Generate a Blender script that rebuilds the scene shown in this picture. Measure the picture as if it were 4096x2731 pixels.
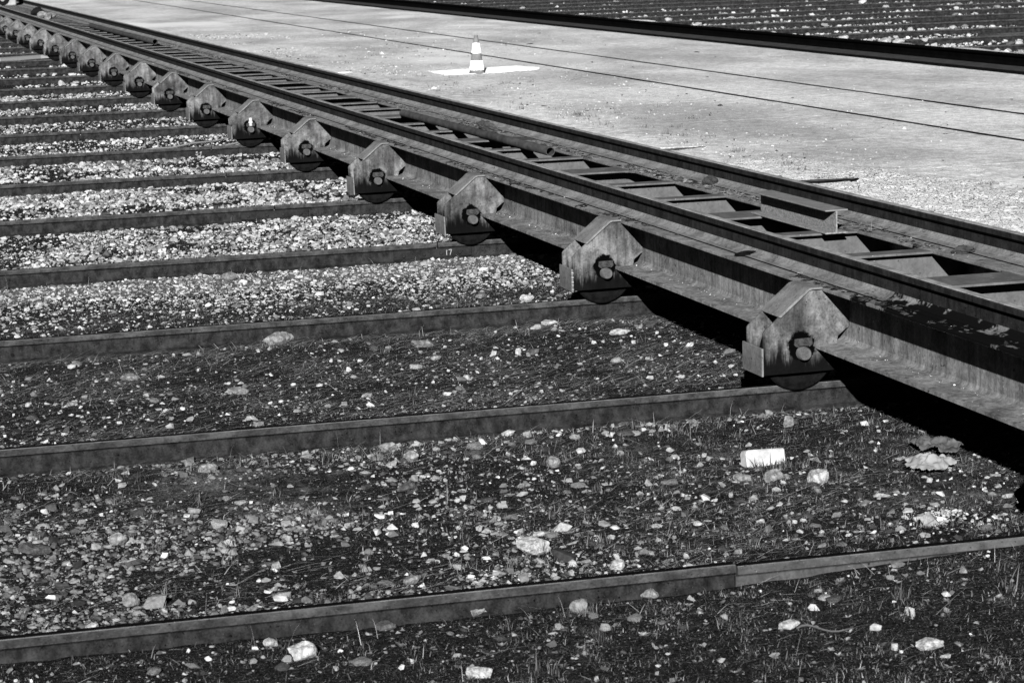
import bpy, bmesh, math, random
import numpy as np
from mathutils import Vector, Matrix
random.seed(7); RNG = np.random.default_rng(11)
for o in list(bpy.data.objects): bpy.data.objects.remove(o)
SC = bpy.context.scene
COL = SC.collection

# ------------------------------------------------------------------ camera
cam_d = bpy.data.cameras.new('camera'); cam = bpy.data.objects.new('camera', cam_d); COL.objects.link(cam)
yaw, pitch, roll = 0.27267, 0.166536, -0.02877
CAMP = Vector((-5.86864, -14.19264, 2.69342))
fwd = Vector((math.sin(yaw)*math.cos(pitch), math.cos(yaw)*math.cos(pitch), -math.sin(pitch)))
rgt = Vector((math.cos(yaw), -math.sin(yaw), 0)); upv = rgt.cross(fwd)
r2 = math.cos(roll)*rgt + math.sin(roll)*upv
u2 = -math.sin(roll)*rgt + math.cos(roll)*upv
cam.matrix_world = Matrix(((r2.x,u2.x,-fwd.x,CAMP.x),(r2.y,u2.y,-fwd.y,CAMP.y),(r2.z,u2.z,-fwd.z,CAMP.z),(0,0,0,1)))
cam_d.sensor_width = 36; cam_d.lens = 9833.88/4096*36
cam_d.clip_start = .1; cam_d.clip_end = 3000
cam_d.dof.use_dof = True; cam_d.dof.focus_distance = 17.5; cam_d.dof.aperture_fstop = 9
SC.camera = cam

# ------------------------------------------------------------------ world and sun
SUN = Vector((0.88, 2.4, -1.0)).normalized()
w = bpy.data.worlds.new('World'); SC.world = w; w.use_nodes = True
nt = w.node_tree; nt.nodes.clear()
sky = nt.nodes.new('ShaderNodeTexSky'); sky.sky_type = 'NISHITA'; sky.sun_disc = False
sky.air_density = .03; sky.dust_density = 0; sky.ozone_density = 1.0; sky.altitude = 500
sky.sun_elevation = math.asin(-SUN.z); sky.sun_rotation = math.atan2(-SUN.x, -SUN.y) % (2*math.pi)
bw = nt.nodes.new('ShaderNodeRGBToBW'); bg = nt.nodes.new('ShaderNodeBackground'); wo = nt.nodes.new('ShaderNodeOutputWorld')
nt.links.new(sky.outputs[0], bw.inputs[0]); nt.links.new(bw.outputs[0], bg.inputs[0]); nt.links.new(bg.outputs[0], wo.inputs[0])
bg.inputs[1].default_value = 0.05
sd = bpy.data.lights.new('sun', 'SUN'); sd.energy = 5.0; sd.angle = math.radians(.5); sd.color = (1, 1, 1)
so = bpy.data.objects.new('sun', sd); COL.objects.link(so)
so.rotation_euler = SUN.to_track_quat('-Z', 'Y').to_euler(); so.location = (-20, -40, 25)
SC.view_settings.view_transform = 'Standard'; SC.view_settings.look = 'None'
SC.view_settings.gamma = 1; SC.view_settings.exposure = 1.9

# ------------------------------------------------------------------ helpers
def vnoise(x, y, seed=0):
    xi = np.floor(x).astype(np.int64); yi = np.floor(y).astype(np.int64)
    fx = x-xi; fy = y-yi; fx = fx*fx*(3-2*fx); fy = fy*fy*(3-2*fy)
    def h(a, b):
        n = (a*374761393 + b*668265263 + seed*974711) & 0xffffffff
        n = ((n ^ (n >> 13))*1274126177) & 0xffffffff
        return ((n ^ (n >> 16)) & 0xffff)/65535.0
    return (h(xi,yi)*(1-fx)+h(xi+1,yi)*fx)*(1-fy)+(h(xi,yi+1)*(1-fx)+h(xi+1,yi+1)*fx)*fy
def fbm(x, y, seed=0, octv=4):
    s = 0; a = .5; t = 0
    for i in range(octv):
        s = s+a*vnoise(x*2**i+i*17.3, y*2**i-i*9.1, seed+i); t += a; a *= .5
    return s/t*2-1
def sstep(a, b, x):
    t = np.clip((x-a)/(b-a), 0, 1); return t*t*(3-2*t)

class MB:
    def __init__(s): s.v = []; s.f = []; s.m = []
    def add(s, vs, fs, mi=0):
        o = len(s.v); s.v += [tuple(p) for p in vs]; s.f += [tuple(i+o for i in f) for f in fs]; s.m += [mi]*len(fs)
    def box(s, x0, y0, z0, x1, y1, z1, mi=0):
        s.add([(x0,y0,z0),(x1,y0,z0),(x1,y1,z0),(x0,y1,z0),(x0,y0,z1),(x1,y0,z1),(x1,y1,z1),(x0,y1,z1)],
              [(0,3,2,1),(4,5,6,7),(0,1,5,4),(1,2,6,5),(2,3,7,6),(3,0,4,7)], mi)
    def prism(s, poly, a, b, axis='Y', mi=0):
        """poly in the plane across the axis, extruded from a to b"""
        def P(p, t):
            return (p[0], t, p[1]) if axis == 'Y' else ((t, p[0], p[1]) if axis == 'X' else (p[0], p[1], t))
        n = len(poly)
        A = sum(poly[i][0]*poly[(i+1)%n][1]-poly[(i+1)%n][0]*poly[i][1] for i in range(n))
        if A < 0: poly = poly[::-1]
        vs = [P(p, a) for p in poly]+[P(p, b) for p in poly]
        fs = [tuple(range(n)), tuple(range(2*n-1, n-1, -1))]+[(i, i+n, (i+1)%n+n, (i+1)%n) for i in range(n)]
        s.add(vs, fs, mi)
    def lathe(s, prof, c, axis='Y', seg=32, mi=0):
        """prof: (radius, along) pairs"""
        vs = []; n = len(prof)
        for k in range(seg):
            a = 2*math.pi*k/seg
            for r, t in prof:
                u, v = r*math.cos(a), r*math.sin(a)
                vs.append({'Y': (c[0]+u, c[1]+t, c[2]+v), 'Z': (c[0]+u, c[1]+v, c[2]+t), 'X': (c[0]+t, c[1]+u, c[2]+v)}[axis])
        fs = [(k*n+i, k*n+i+1, ((k+1)%seg)*n+i+1, ((k+1)%seg)*n+i) for k in range(seg) for i in range(n-1)]
        s.add(vs, fs, mi)
    def tube(s, pts, r, seg=7, mi=0):
        rings = []
        for i, p in enumerate(pts):
            p = Vector(p); d = (Vector(pts[min(i+1, len(pts)-1)])-Vector(pts[max(i-1, 0)])).normalized()
            a = d.cross(Vector((0, 0, 1)))
            if a.length < 1e-3: a = Vector((1, 0, 0))
            a.normalize(); b = a.cross(d); rr = r[i] if isinstance(r, (list, tuple)) else r
            rings.append([tuple(p+rr*(a*math.cos(2*math.pi*k/seg)+b*math.sin(2*math.pi*k/seg))) for k in range(seg)])
        vs = [q for g in rings for q in g]
        fs = [(i*seg+k, i*seg+(k+1)%seg, (i+1)*seg+(k+1)%seg, (i+1)*seg+k) for i in range(len(pts)-1) for k in range(seg)]
        fs += [tuple(range(seg-1, -1, -1)), tuple((len(pts)-1)*seg+k for k in range(seg))]
        s.add(vs, fs, mi)
    def mesh(s, name, mats, smooth=False, bevel=0):
        me = bpy.data.meshes.new(name); me.from_pydata(s.v, [], s.f)
        for m in (mats if isinstance(mats, (list, tuple)) else [mats]): me.materials.append(m)
        for p, mi in zip(me.polygons, s.m): p.material_index = mi
        bm = bmesh.new(); bm.from_mesh(me); bmesh.ops.recalc_face_normals(bm, faces=bm.faces)
        if bevel:
            es = [e for e in bm.edges if len(e.link_faces) == 2 and e.calc_face_angle(0) > .5]
            bmesh.ops.bevel(bm, geom=es, offset=bevel, segments=1, affect='EDGES', clamp_overlap=True)
        bm.to_mesh(me); bm.free()
        if smooth: me.shade_smooth(); me.set_sharp_from_angle(angle=math.radians(40))
        return me
    def build(s, name, mats, parent=None, **k):
        return link(name, s.mesh(name, mats, **k), parent)

def link(name, me, parent=None, loc=(0,0,0)):
    o = bpy.data.objects.new(name, me); COL.objects.link(o); o.parent = parent; o.location = loc; return o
def tag(o, label=None, cat=None, group=None, kind=None):
    if label: o['label'] = label
    if cat: o['category'] = cat
    if group: o['group'] = group
    if kind: o['kind'] = kind
    return o
def empty(name, loc, label, cat, group=None):
    o = bpy.data.objects.new(name, None); COL.objects.link(o); o.location = loc; o.empty_display_size = .2
    return tag(o, label, cat, group)
def fastmesh(name, V, F, mat, tone=None, smooth=False):
    """V (n,3), F (m,k) arrays"""
    me = bpy.data.meshes.new(name); k = F.shape[1]
    me.vertices.add(len(V)); me.vertices.foreach_set('co', V.astype(np.float32).ravel())
    me.loops.add(F.size); me.loops.foreach_set('vertex_index', F.astype(np.int32).ravel())
    me.polygons.add(len(F)); me.polygons.foreach_set('loop_start', np.arange(0, F.size, k, dtype=np.int32))
    me.polygons.foreach_set('loop_total', np.full(len(F), k, dtype=np.int32))
    me.update(calc_edges=True)
    if tone is not None:
        a = me.attributes.new('tone', 'FLOAT', 'POINT'); a.data.foreach_set('value', tone.astype(np.float32))
    me.materials.append(mat)
    (me.shade_smooth if smooth else me.shade_flat)()
    return me

# ------------------------------------------------------------------ materials
class NM:
    def __init__(s, name):
        s.m = bpy.data.materials.new(name); s.m.use_nodes = True; s.t = s.m.node_tree; s.t.nodes.clear()
        s.out = s.n('ShaderNodeOutputMaterial'); s.b = s.n('ShaderNodeBsdfPrincipled'); s.l(s.b.outputs[0], s.out.inputs[0])
        s.co = s.n('ShaderNodeTexCoord').outputs['Object']
    def n(s, t, **k):
        x = s.t.nodes.new(t)
        for a, b in k.items(): setattr(x, a, b)
        return x
    def l(s, a, b): s.t.links.new(a, b)
    def noise(s, scale, detail=4, rough=.6, co=None, sc3=None, out=0, w=None):
        x = s.n('ShaderNodeTexNoise'); x.inputs['Scale'].default_value = scale; x.inputs['Detail'].default_value = detail; x.inputs['Roughness'].default_value = rough
        c = co or s.co
        if sc3:
            m = s.n('ShaderNodeMapping'); m.inputs['Scale'].default_value = sc3; s.l(c, m.inputs[0]); c = m.outputs[0]
        if w is not None: x.noise_dimensions = '4D'; s.l(w, x.inputs['W'])
        s.l(c, x.inputs['Vector']); return x.outputs[out]
    def ramp(s, v, a, b, c0=0., c1=1.):
        m = s.n('ShaderNodeMapRange'); m.interpolation_type = 'SMOOTHSTEP'
        for i, q in enumerate((a, b, c0, c1)): m.inputs[i+1].default_value = q
        s.l(v, m.inputs[0]); return m.outputs[0]
    def math(s, op, a, b=None, c=None):
        m = s.n('ShaderNodeMath', operation=op)
        for i, q in enumerate((a, b, c)):
            if q is None: continue
            if isinstance(q, (int, float)): m.inputs[i].default_value = q
            else: s.l(q, m.inputs[i])
        return m.outputs[0]
    def mix(s, f, a, b):
        m = s.n('ShaderNodeMix', data_type='FLOAT')
        for i, q in ((0, f), (2, a), (3, b)):
            if isinstance(q, (int, float)): m.inputs[i].default_value = q
            else: s.l(q, m.inputs[i])
        return m.outputs[0]
    def sep(s, co=None):
        x = s.n('ShaderNodeSeparateXYZ'); s.l(co or s.co, x.inputs[0]); return x.outputs
    def done(s, col, rough=.8, bump=None, bs=.3, bd=.01, metal=0., spec=.3, k=1.):
        if k != 1.: col = s.math('MULTIPLY', col, k)
        spec *= .04; rough = max(rough, .75) if isinstance(rough, float) else rough
        s.l(col, s.b.inputs['Base Color'])
        if isinstance(rough, float): s.b.inputs['Roughness'].default_value = rough
        else: s.l(rough, s.b.inputs['Roughness'])
        s.b.inputs['Metallic'].default_value = metal
        s.b.inputs['Specular IOR Level'].default_value = spec
        if bump is not None:
            b = s.n('ShaderNodeBump'); b.inputs['Strength'].default_value = bs; b.inputs['Distance'].default_value = bd
            s.l(bump, b.inputs['Height']); s.l(b.outputs[0], s.b.inputs['Normal'])
        return s.m

def steel(name, lo, hi, scale=6, streak=None, bs=.35, bd=.004, rough=.7, spec=.25, spots=True, k=.42):
    q = NM(name)
    a = q.noise(scale, 8, .7); b = q.noise(scale*9, 5, .7)
    f = q.math('ADD', q.ramp(a, .3, .7, 0, .65), q.ramp(b, .3, .7, 0, .35))
    if streak:
        c = q.noise(scale*1.5, 5, .65, sc3=streak); f = q.math('MULTIPLY', f, q.ramp(c, .3, .64, .48, 1.12))
    col = q.mix(f, lo, hi)
    if spots:
        d = q.noise(scale*5.3, 2, .5); col = q.mix(q.ramp(d, .66, .76), col, lo*.45)
        e = q.noise(scale*11, 1, .5); col = q.mix(q.ramp(e, .74, .8), col, hi*2.0)
    return q.done(col, rough, b, bs, bd, 0, spec, k)

M = {}
M['rail_web'] = steel('rusty_rail_web', .003, .050, 11, (1, 1, .5))
M['rail_web_near'] = steel('lighter_rail_web', .030, .11, 7, (1, 1, .5))
M['edge_highlight'] = steel('edge_highlight', .06, .22, 12, (.2, 1, 1))  # highlight painted into the colour along one upper corner of the rail head
M['rail_head_near'] = steel('lighter_rail_head', .035, .12, 9, (.3, 1, 1))
M['rail_head'] = steel('worn_rail_head', .010, .095, 11, (.35, 1, 1))
M['rail_top'] = steel('dark_running_surface', .003, .008, 9, (.08, 1, 1), spots=False)
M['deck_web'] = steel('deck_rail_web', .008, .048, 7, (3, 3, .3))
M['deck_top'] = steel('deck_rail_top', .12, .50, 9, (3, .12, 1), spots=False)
M['girder'] = steel('weathered_girder_steel', .05, .38, 5, (3.2, 3.2, .22))
M['cross'] = steel('cross_beam_steel', .075, .17, 4, (1.5, 1, .5), bs=.45)
M['dark_steel'] = steel('near_black_steel', .003, .010, 7, rough=.5)
M['wheel'] = steel('greasy_wheel_steel', .002, .012, 12, rough=.8, spec=.02)
M['hub'] = steel('worn_axle_end', .05, .16, 14)
M['beam'] = steel('pitted_grey_beam', .05, .55, 60, bs=1., bd=.008)
M['beam_top'] = steel('dusty_beam_top', .13, .26, 10)
M['pipe'] = steel('rusty_pipe', .035, .10, 9, (1, .4, 1))
M['hood'] = steel('hood_steel', .08, .26, 6)
M['fish'] = steel('fishplate_steel', .008, .036, 8)
M['far_beam'] = steel('black_rail_steel', .001, .004, 4, spots=False)  # one near-black colour for the whole rail
M['far_base'] = steel('dusty_base_plate', .03, .09, 5, (.6, 3, 1))

def plate_top(name, oil=True):
    q = NM(name)
    a = q.noise(5, 8, .7); b = q.noise(42, 5, .7)
    f = q.math('ADD', q.ramp(a, .3, .7, 0, .6), q.ramp(b, .3, .7, 0, .4))
    col = q.mix(f, .08, .34)
    d = q.noise(13, 6, .75, sc3=(1, .45, 1)); col = q.mix(q.ramp(d, .60, .68), col, .03)
    if oil:
        x, y, z = q.sep()
        m = q.math('ADD', q.noise(2.2, 5, .7, sc3=(1.6, 1, 1)), q.ramp(y, -1.8, .5, .22, -.10))
        col = q.mix(q.ramp(m, .60, .66), col, .006)
    return q.done(col, .75, b, .5, .006, k=.42)
M['plate_near'] = plate_top('near_top_flange'); M['plate_far'] = plate_top('far_top_flange', False)

def housing_mat():
    q = NM('greasy_housing_plate')
    oi = q.n('ShaderNodeObjectInfo'); w = q.math('MULTIPLY', oi.outputs['Random'], 40.)
    x, y, z = q.sep()
    a = q.noise(7, 8, .7, w=w); b = q.noise(60, 5, .7, w=w); st = q.noise(9, 5, .65, sc3=(1.8, 1, .28), w=w)
    f = q.math('ADD', q.ramp(a, .28, .7, 0, .6), q.ramp(b, .3, .7, 0, .4))
    f = q.math('MULTIPLY', f, q.ramp(st, .32, .62, .35, 1.15))
    col = q.mix(f, .03, .36)
    sc_ = q.noise(3.2, 4, .6, w=w); col = q.math('MULTIPLY', col, q.ramp(sc_, .36, .62, .45, 1.2))
    chip = q.noise(34, 4, .8, w=w); col = q.mix(q.math('MULTIPLY', q.ramp(chip, .60, .66), q.ramp(a, .42, .6)), col, .01)
    rust = q.noise(16, 6, .75, w=w)
    col = q.mix(q.ramp(rust, .59, .68), col, .025)
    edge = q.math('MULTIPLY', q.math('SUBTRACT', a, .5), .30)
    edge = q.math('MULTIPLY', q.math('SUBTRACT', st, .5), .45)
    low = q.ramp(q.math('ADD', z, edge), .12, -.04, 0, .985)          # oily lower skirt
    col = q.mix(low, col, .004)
    dx = q.math('DIVIDE', q.math('ADD', x, .035), .085); dz = q.math('DIVIDE', q.math('SUBTRACT', z, .06), .085)
    r = q.math('SQRT', q.math('ADD', q.math('MULTIPLY', dx, dx), q.math('MULTIPLY', dz, dz)))
    r = q.math('ADD', r, q.math('MULTIPLY', q.math('SUBTRACT', rust, .5), 1.3))
    col = q.mix(q.ramp(r, 1.18, 1.0), col, .001)
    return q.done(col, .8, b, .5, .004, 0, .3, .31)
M['housing'] = housing_mat()

def stone_mat():
    q = NM('limestone')
    at = q.n('ShaderNodeAttribute', attribute_name='tone')
    a = q.noise(38, 6, .7); b = q.noise(150, 3, .6)
    k = q.math('MULTIPLY', at.outputs['Fac'], q.ramp(a, .25, .7, .55, 1.15))
    k = q.math('MULTIPLY', k, q.ramp(b, .25, .75, .8, 1.1))
    return q.done(k, .9, a, .8, .006, 0, .1, .44)
M['stone'] = stone_mat()
def bigstone(name, tone):
    q = NM(name); a = q.noise(22, 7, .75); b = q.noise(80, 4, .6); v = q.n('ShaderNodeTexVoronoi'); v.inputs['Scale'].default_value = 26; q.l(q.co, v.inputs['Vector'])
    col = q.math('MULTIPLY', q.mix(q.ramp(a, .3, .65), tone*.25, tone), q.ramp(v.outputs['Distance'], .05, .5, 1.1, .75))
    h = q.math('ADD', a, q.math('MULTIPLY', b, .5))
    return q.done(col, .92, h, .9, .012, 0, .12, .6)
M['rock_white'] = bigstone('pale_rock', .50); M['rock_grey'] = bigstone('mid_grey_rock', .27); M['rock_dark'] = bigstone('dull_rock', .11)

def soil_mat():
    q = NM('dark_soil')
    at = q.n('ShaderNodeAttribute', attribute_name='tone')
    a = q.noise(9, 8, .7); b = q.noise(70, 6, .75); c = q.noise(30, 5, .7, sc3=(.35, 1.6, 1))
    base = q.mix(q.ramp(b, .35, .72), .003, .055)
    base = q.mix(q.ramp(c, .56, .72), base, .16)
    d = q.noise(120, 2, .5); base = q.mix(q.ramp(d, .62, .72), base, .34)
    pale = q.mix(q.ramp(b, .35, .65), .03, .36)
    m = q.math('ADD', at.outputs['Fac'], q.math('MULTIPLY', q.math('SUBTRACT', a, .5), .9))
    col = q.mix(q.ramp(m, .35, .75), base, pale)
    return q.done(col, .95, b, 1., .02, 0, .1, .4)
M['soil'] = soil_mat()

def conc_mat():
    q = NM('speckled_concrete')
    g = q.n('ShaderNodeNewGeometry').outputs['Position']
    x, y, z = q.sep(g)
    a = q.noise(.35, 6, .6, co=g, sc3=(1.0, .5, 1)); b = q.noise(5, 7, .7, co=g); c = q.noise(38, 4, .75, co=g); e = q.noise(16, 3, .6, co=g)
    col = q.mix(q.ramp(a, .32, .66), .21, .37)
    col = q.math('MULTIPLY', col, q.ramp(b, .3, .7, .72, 1.22))
    col = q.math('MULTIPLY', col, q.ramp(c, .28, .72, .58, 1.42)); col = q.math('MULTIPLY', col, q.ramp(q.noise(15, 4, .7, co=g), .3, .7, .8, 1.2))
    col = q.mix(q.ramp(e, .70, .76), col, .62)
    col = q.mix(q.ramp(q.noise(11, 2, .5, co=g), .74, .79), col, .05)
    # crumbling pale crust near the transfer table
    v = q.n('ShaderNodeTexVoronoi', feature='DISTANCE_TO_EDGE'); v.inputs['Scale'].default_value = 9
    mp = q.n('ShaderNodeMapping'); mp.inputs['Scale'].default_value = (1, .55, 1); q.l(g, mp.inputs[0])
    wv = q.n('ShaderNodeVectorMath', operation='ADD'); q.l(mp.outputs[0], wv.inputs[0])
    nz = q.n('ShaderNodeTexNoise'); nz.inputs['Scale'].default_value = 5; q.l(g, nz.inputs['Vector']); q.l(nz.outputs['Color'], wv.inputs[1]); q.l(wv.outputs[0], v.inputs['Vector'])
    crack = q.ramp(v.outputs['Distance'], .02, .10, .05, 1.)
    crust = q.math('MULTIPLY', q.mix(q.ramp(c, .3, .65), .30, .56), crack)
    mk = q.math('ADD', q.ramp(x, 5.2, 7.6, .55, -.15), q.ramp(y, 9, 17, .25, -.30))
    mk = q.math('ADD', mk, q.math('MULTIPLY', q.math('SUBTRACT', q.noise(.9, 5, .7, co=g), .5), 1.1))
    k = q.ramp(mk, .28, .52); col = q.mix(k, col, crust)
    # lighter dusty band all along the edge
    mk2 = q.math('ADD', q.ramp(x, 4.6, 6.6, .5, 0), q.math('MULTIPLY', q.math('SUBTRACT', b, .5), 1.4))
    col = q.mix(q.ramp(mk2, .3, .8, 0, .6), col, q.mix(c, .2, .75))
    far = q.noise(.16, 3, .5, co=g, sc3=(1, .5, 1)); col = q.mix(q.math('MULTIPLY', q.ramp(far, .56, .63, 0, .75), q.ramp(y, 28, 50)), col, .45)
    h = q.math('ADD', q.math('MULTIPLY', c, .35), q.math('MULTIPLY', k, q.math('MULTIPLY', crack, 1.2)))
    h = q.math('ADD', h, q.math('MULTIPLY', b, .3))
    return q.done(col, .9, h, .55, .02, 0, .15, .86)
M['conc'] = conc_mat()
def plain(name, v, rough=.8, var=.25, sc=30, bs=.3, spec=.2):
    q = NM(name); a = q.noise(sc, 5, .65); return q.done(q.ramp(a, .25, .75, v*(1-var), v*(1+var)), rough, a, bs, .004, 0, spec)
M['white_paint'] = plain('worn_white_paint', .62, .7, .2, 9)
M['chalk'] = plain('chalk', .16, .95, .15, 60)
def blade_mat(name, lo, hi):
    q = NM(name); at = q.n('ShaderNodeAttribute', attribute_name='tone')
    return q.done(q.mix(at.outputs['Fac'], lo, hi), .65, None, spec=.35, k=.5)
M['grass'] = blade_mat('grass_blades', .002, .30); M['straw'] = blade_mat('dry_straw', .08, .60)
M['debris'] = steel('rust_flakes', .012, .07, 20)
M['wood'] = steel('rotten_wood', .03, .13, 20, (1, .3, 1), bs=.8)
M['rope'] = plain('pale_rope', .12, .9, .3, 90)
M['cloth'] = plain('pale_cloth', .115, .9, .2, 12, .2); M['cloth_dark'] = plain('grey_cloth', .04, .9, .4, 12, .2)
M['cone_dark'] = plain('dull_cone_band', .075, .5, .3, 9); M['cone_white'] = plain('white_cone_band', .8, .4, .06, 14)
M['block'] = plain('pale_block', .20, .85, .3, 14, 1.)
M['grey_block'] = plain('weathered_pale_block', .14, .85, .2, 6); M['black'] = plain('flat_black', .004, .8, .3)

# ------------------------------------------------------------------ ground
GZ = -.365
def bay_of(y): return np.floor((y-.075)/4).astype(int)
def pale_of(x, y):
    yb = (y-.075) % 4; b = bay_of(y); n = fbm(x*.8, y*.8, 31)
    p = np.full(np.shape(x), -.25)
    p = np.where(b == -1, .30+.40*n, p)
    p = np.where(b == -2, -.12+.35*n, p); p = np.where(b == 0, .06+.45*n, p)
    p = np.where(b == 1, sstep(2.2, 3.2, yb)*.95-.3+.1*n, p)
    p = np.where(b == 2, 0+.3*n, p)
    p = np.where((b == 3) | (b == 4), .05+.35*n, p)
    p = np.where(b == 5, .1+.3*n, p)
    p = np.where((b >= 7), .1+.4*n, p)
    p = np.where(x > 18, .45*np.exp(-(x-18)/2.5)+.45*n+.30, p)
    return p
def hgt(x, y):
    x = np.asarray(x, float); y = np.asarray(y, float)
    b = bay_of(y); yb = (y-.075) % 4
    z = GZ + .022*fbm(x*.45, y*.45, 3) + .012*fbm(x*2.2, y*2.2, 5) + .007*fbm(x*11, y*11, 6, 3)
    lift = np.where((b == 3) | (b == 4), .045, np.where(b == 2, .02, 0.))
    z = z + lift*sstep(0, .8, yb)*sstep(4, 3.4, yb)
    near_rail = np.minimum(yb, 4-yb)
    z = np.where(b == -2, z+.02, z)
    bury = (.030+.062*sstep(-2.6, -.6, x))*sstep(1.1, .15, np.abs(y+3.92))
    z = z+bury
    # the middle of each bay dips a little; keep rail feet clear
    z = z-.012*sstep(.5, 1.5, near_rail)
    return z
def axis_pts(segs):
    out = [segs[0][0]]
    for a, b, st in segs:
        n = max(1, int(round((b-a)/st))); out += list(np.linspace(a, b, n+1)[1:])
    return np.array(out)
def grid_sheet(name, xs, ys, zf, mat, tf=None):
    X, Y = np.meshgrid(xs, ys); X = X.ravel(); Y = Y.ravel(); Z = zf(X, Y)
    nx, ny = len(xs), len(ys)
    i = np.arange(ny-1)[:, None]*nx+np.arange(nx-1)[None, :]; i = i.ravel()
    F = np.stack([i, i+1, i+nx+1, i+nx], 1)
    return fastmesh(name, np.stack([X, Y, Z], 1), F, mat, tf(X, Y) if tf else None, smooth=True)
xs = axis_pts([(-600, -60, 60), (-60, -12, 4), (-12, -6.5, .5), (-6.5, 1.2, .035), (1.2, 6, .3), (6, 17, 1), (17, 40, .5), (40, 90, 5), (90, 900, 90)])
ys = axis_pts([(-300, -30, 30), (-30, -8, 2), (-8, -6.3, .2), (-6.3, 6, .035), (6, 20, .06), (20, 110, .3), (110, 250, 10), (250, 1800, 150)])
def gz(X, Y):
    z = hgt(X, Y); return np.where((X > 5.3) & (X < 18.1), np.minimum(z, -.42), z)
g = link('ground', grid_sheet('ground', xs, ys, gz, M['soil'], pale_of)); tag(g, 'dark soil of the rail yard strewn with straw and small stones', None, None, 'structure')

# ------------------------------------------------------------------ visible-area helper (a wedge of ground wider than the view)
def in_view(x, y, m=.9):
    xl = -5.3+(y+4.05)*.0747-m; xr = -1.36+(y+5.57)*.5207+m*1.3
    return (x > xl) & (x < xr) & (y > -5.9-m)

# ------------------------------------------------------------------ ground rails
def rail_poly(s=1., y0=0, z0=0):
    h = [(-.065,0),(-.065,.012),(-.022,.026),(-.0095,.045),(-.0085,.115),(-.016,.124),(-.034,.131),(-.035,.160),(-.031,.167),(-.024,.170)]
    h = [(a*s, b*s) for a, b in h]; return [(y0+a, z0+b) for a, b in h]+[(y0-a, z0+b) for a, b in reversed(h)]
def rail_bar(mb, a, b, axis, c=0, z=0, s=1., hs=1., foot=False):
    """rail with web/foot material 0, head sides 1, running surface 2"""
    p = rail_poly(s, c, 0); p = [(q[0], z+q[1]*hs) for q in p]; n = len(p)
    def P(q, t): return (t, q[0], q[1]) if axis == 'X' else (q[0], t, q[1])
    vs = [P(q, a) for q in p]+[P(q, b) for q in p]; o = len(mb.v); mb.v += vs
    for i in range(n):
        j = (i+1) % n; mb.f.append((o+i, o+n+i, o+n+j, o+j))
        k = i if i < n//2 else n-2-i
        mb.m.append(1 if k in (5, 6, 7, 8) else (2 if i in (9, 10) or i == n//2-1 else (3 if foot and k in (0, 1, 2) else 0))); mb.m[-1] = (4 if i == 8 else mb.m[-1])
    mb.f.append(tuple(o+i for i in range(n))); mb.m.append(0)
    mb.f.append(tuple(o+n+i for i in reversed(range(n)))); mb.m.append(0)
RM = [M['rail_web'], M['rail_head'], M['rail_top'], M['rail_web'], M['edge_highlight']]
ORD = ['nearest', 'second', 'third', 'fourth', 'fifth', 'sixth', 'seventh', 'eighth', 'ninth', 'tenth', 'eleventh', 'twelfth', 'thirteenth', 'fourteenth', 'fifteenth', 'sixteenth', 'seventeenth', 'eighteenth', 'nineteenth', 'twentieth', 'twenty-first', 'twenty-second']
RX0, RX1, RZ = -14., 6.3, -.372
joints = {-1: -1.97, 2: -.35, 3: -1.16, 4: -1.03, 5: -.58, 6: -1.97, 1: -9, 8: -3.0}
fish = {2: (-.77, -.02, -.70), 3: (-1.53, -.79, 0), 4: (-1.42, -.64, 0), 5: (-.97, -.2, 0)}
extra = {-1: 'stepped at its joint and half sunk at right', 0: 'passing under the closest wheel housing', 1: 'with a round hole at its left end',
         2: 'with a four bolt fishplate chalked 17', 3: 'with a broad joint plate above mixed gravel', 4: 'with a bolted joint in white gravel', 5: 'with a chalk mark, next to the ropes', 6: 'with an open joint near the left'}
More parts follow.
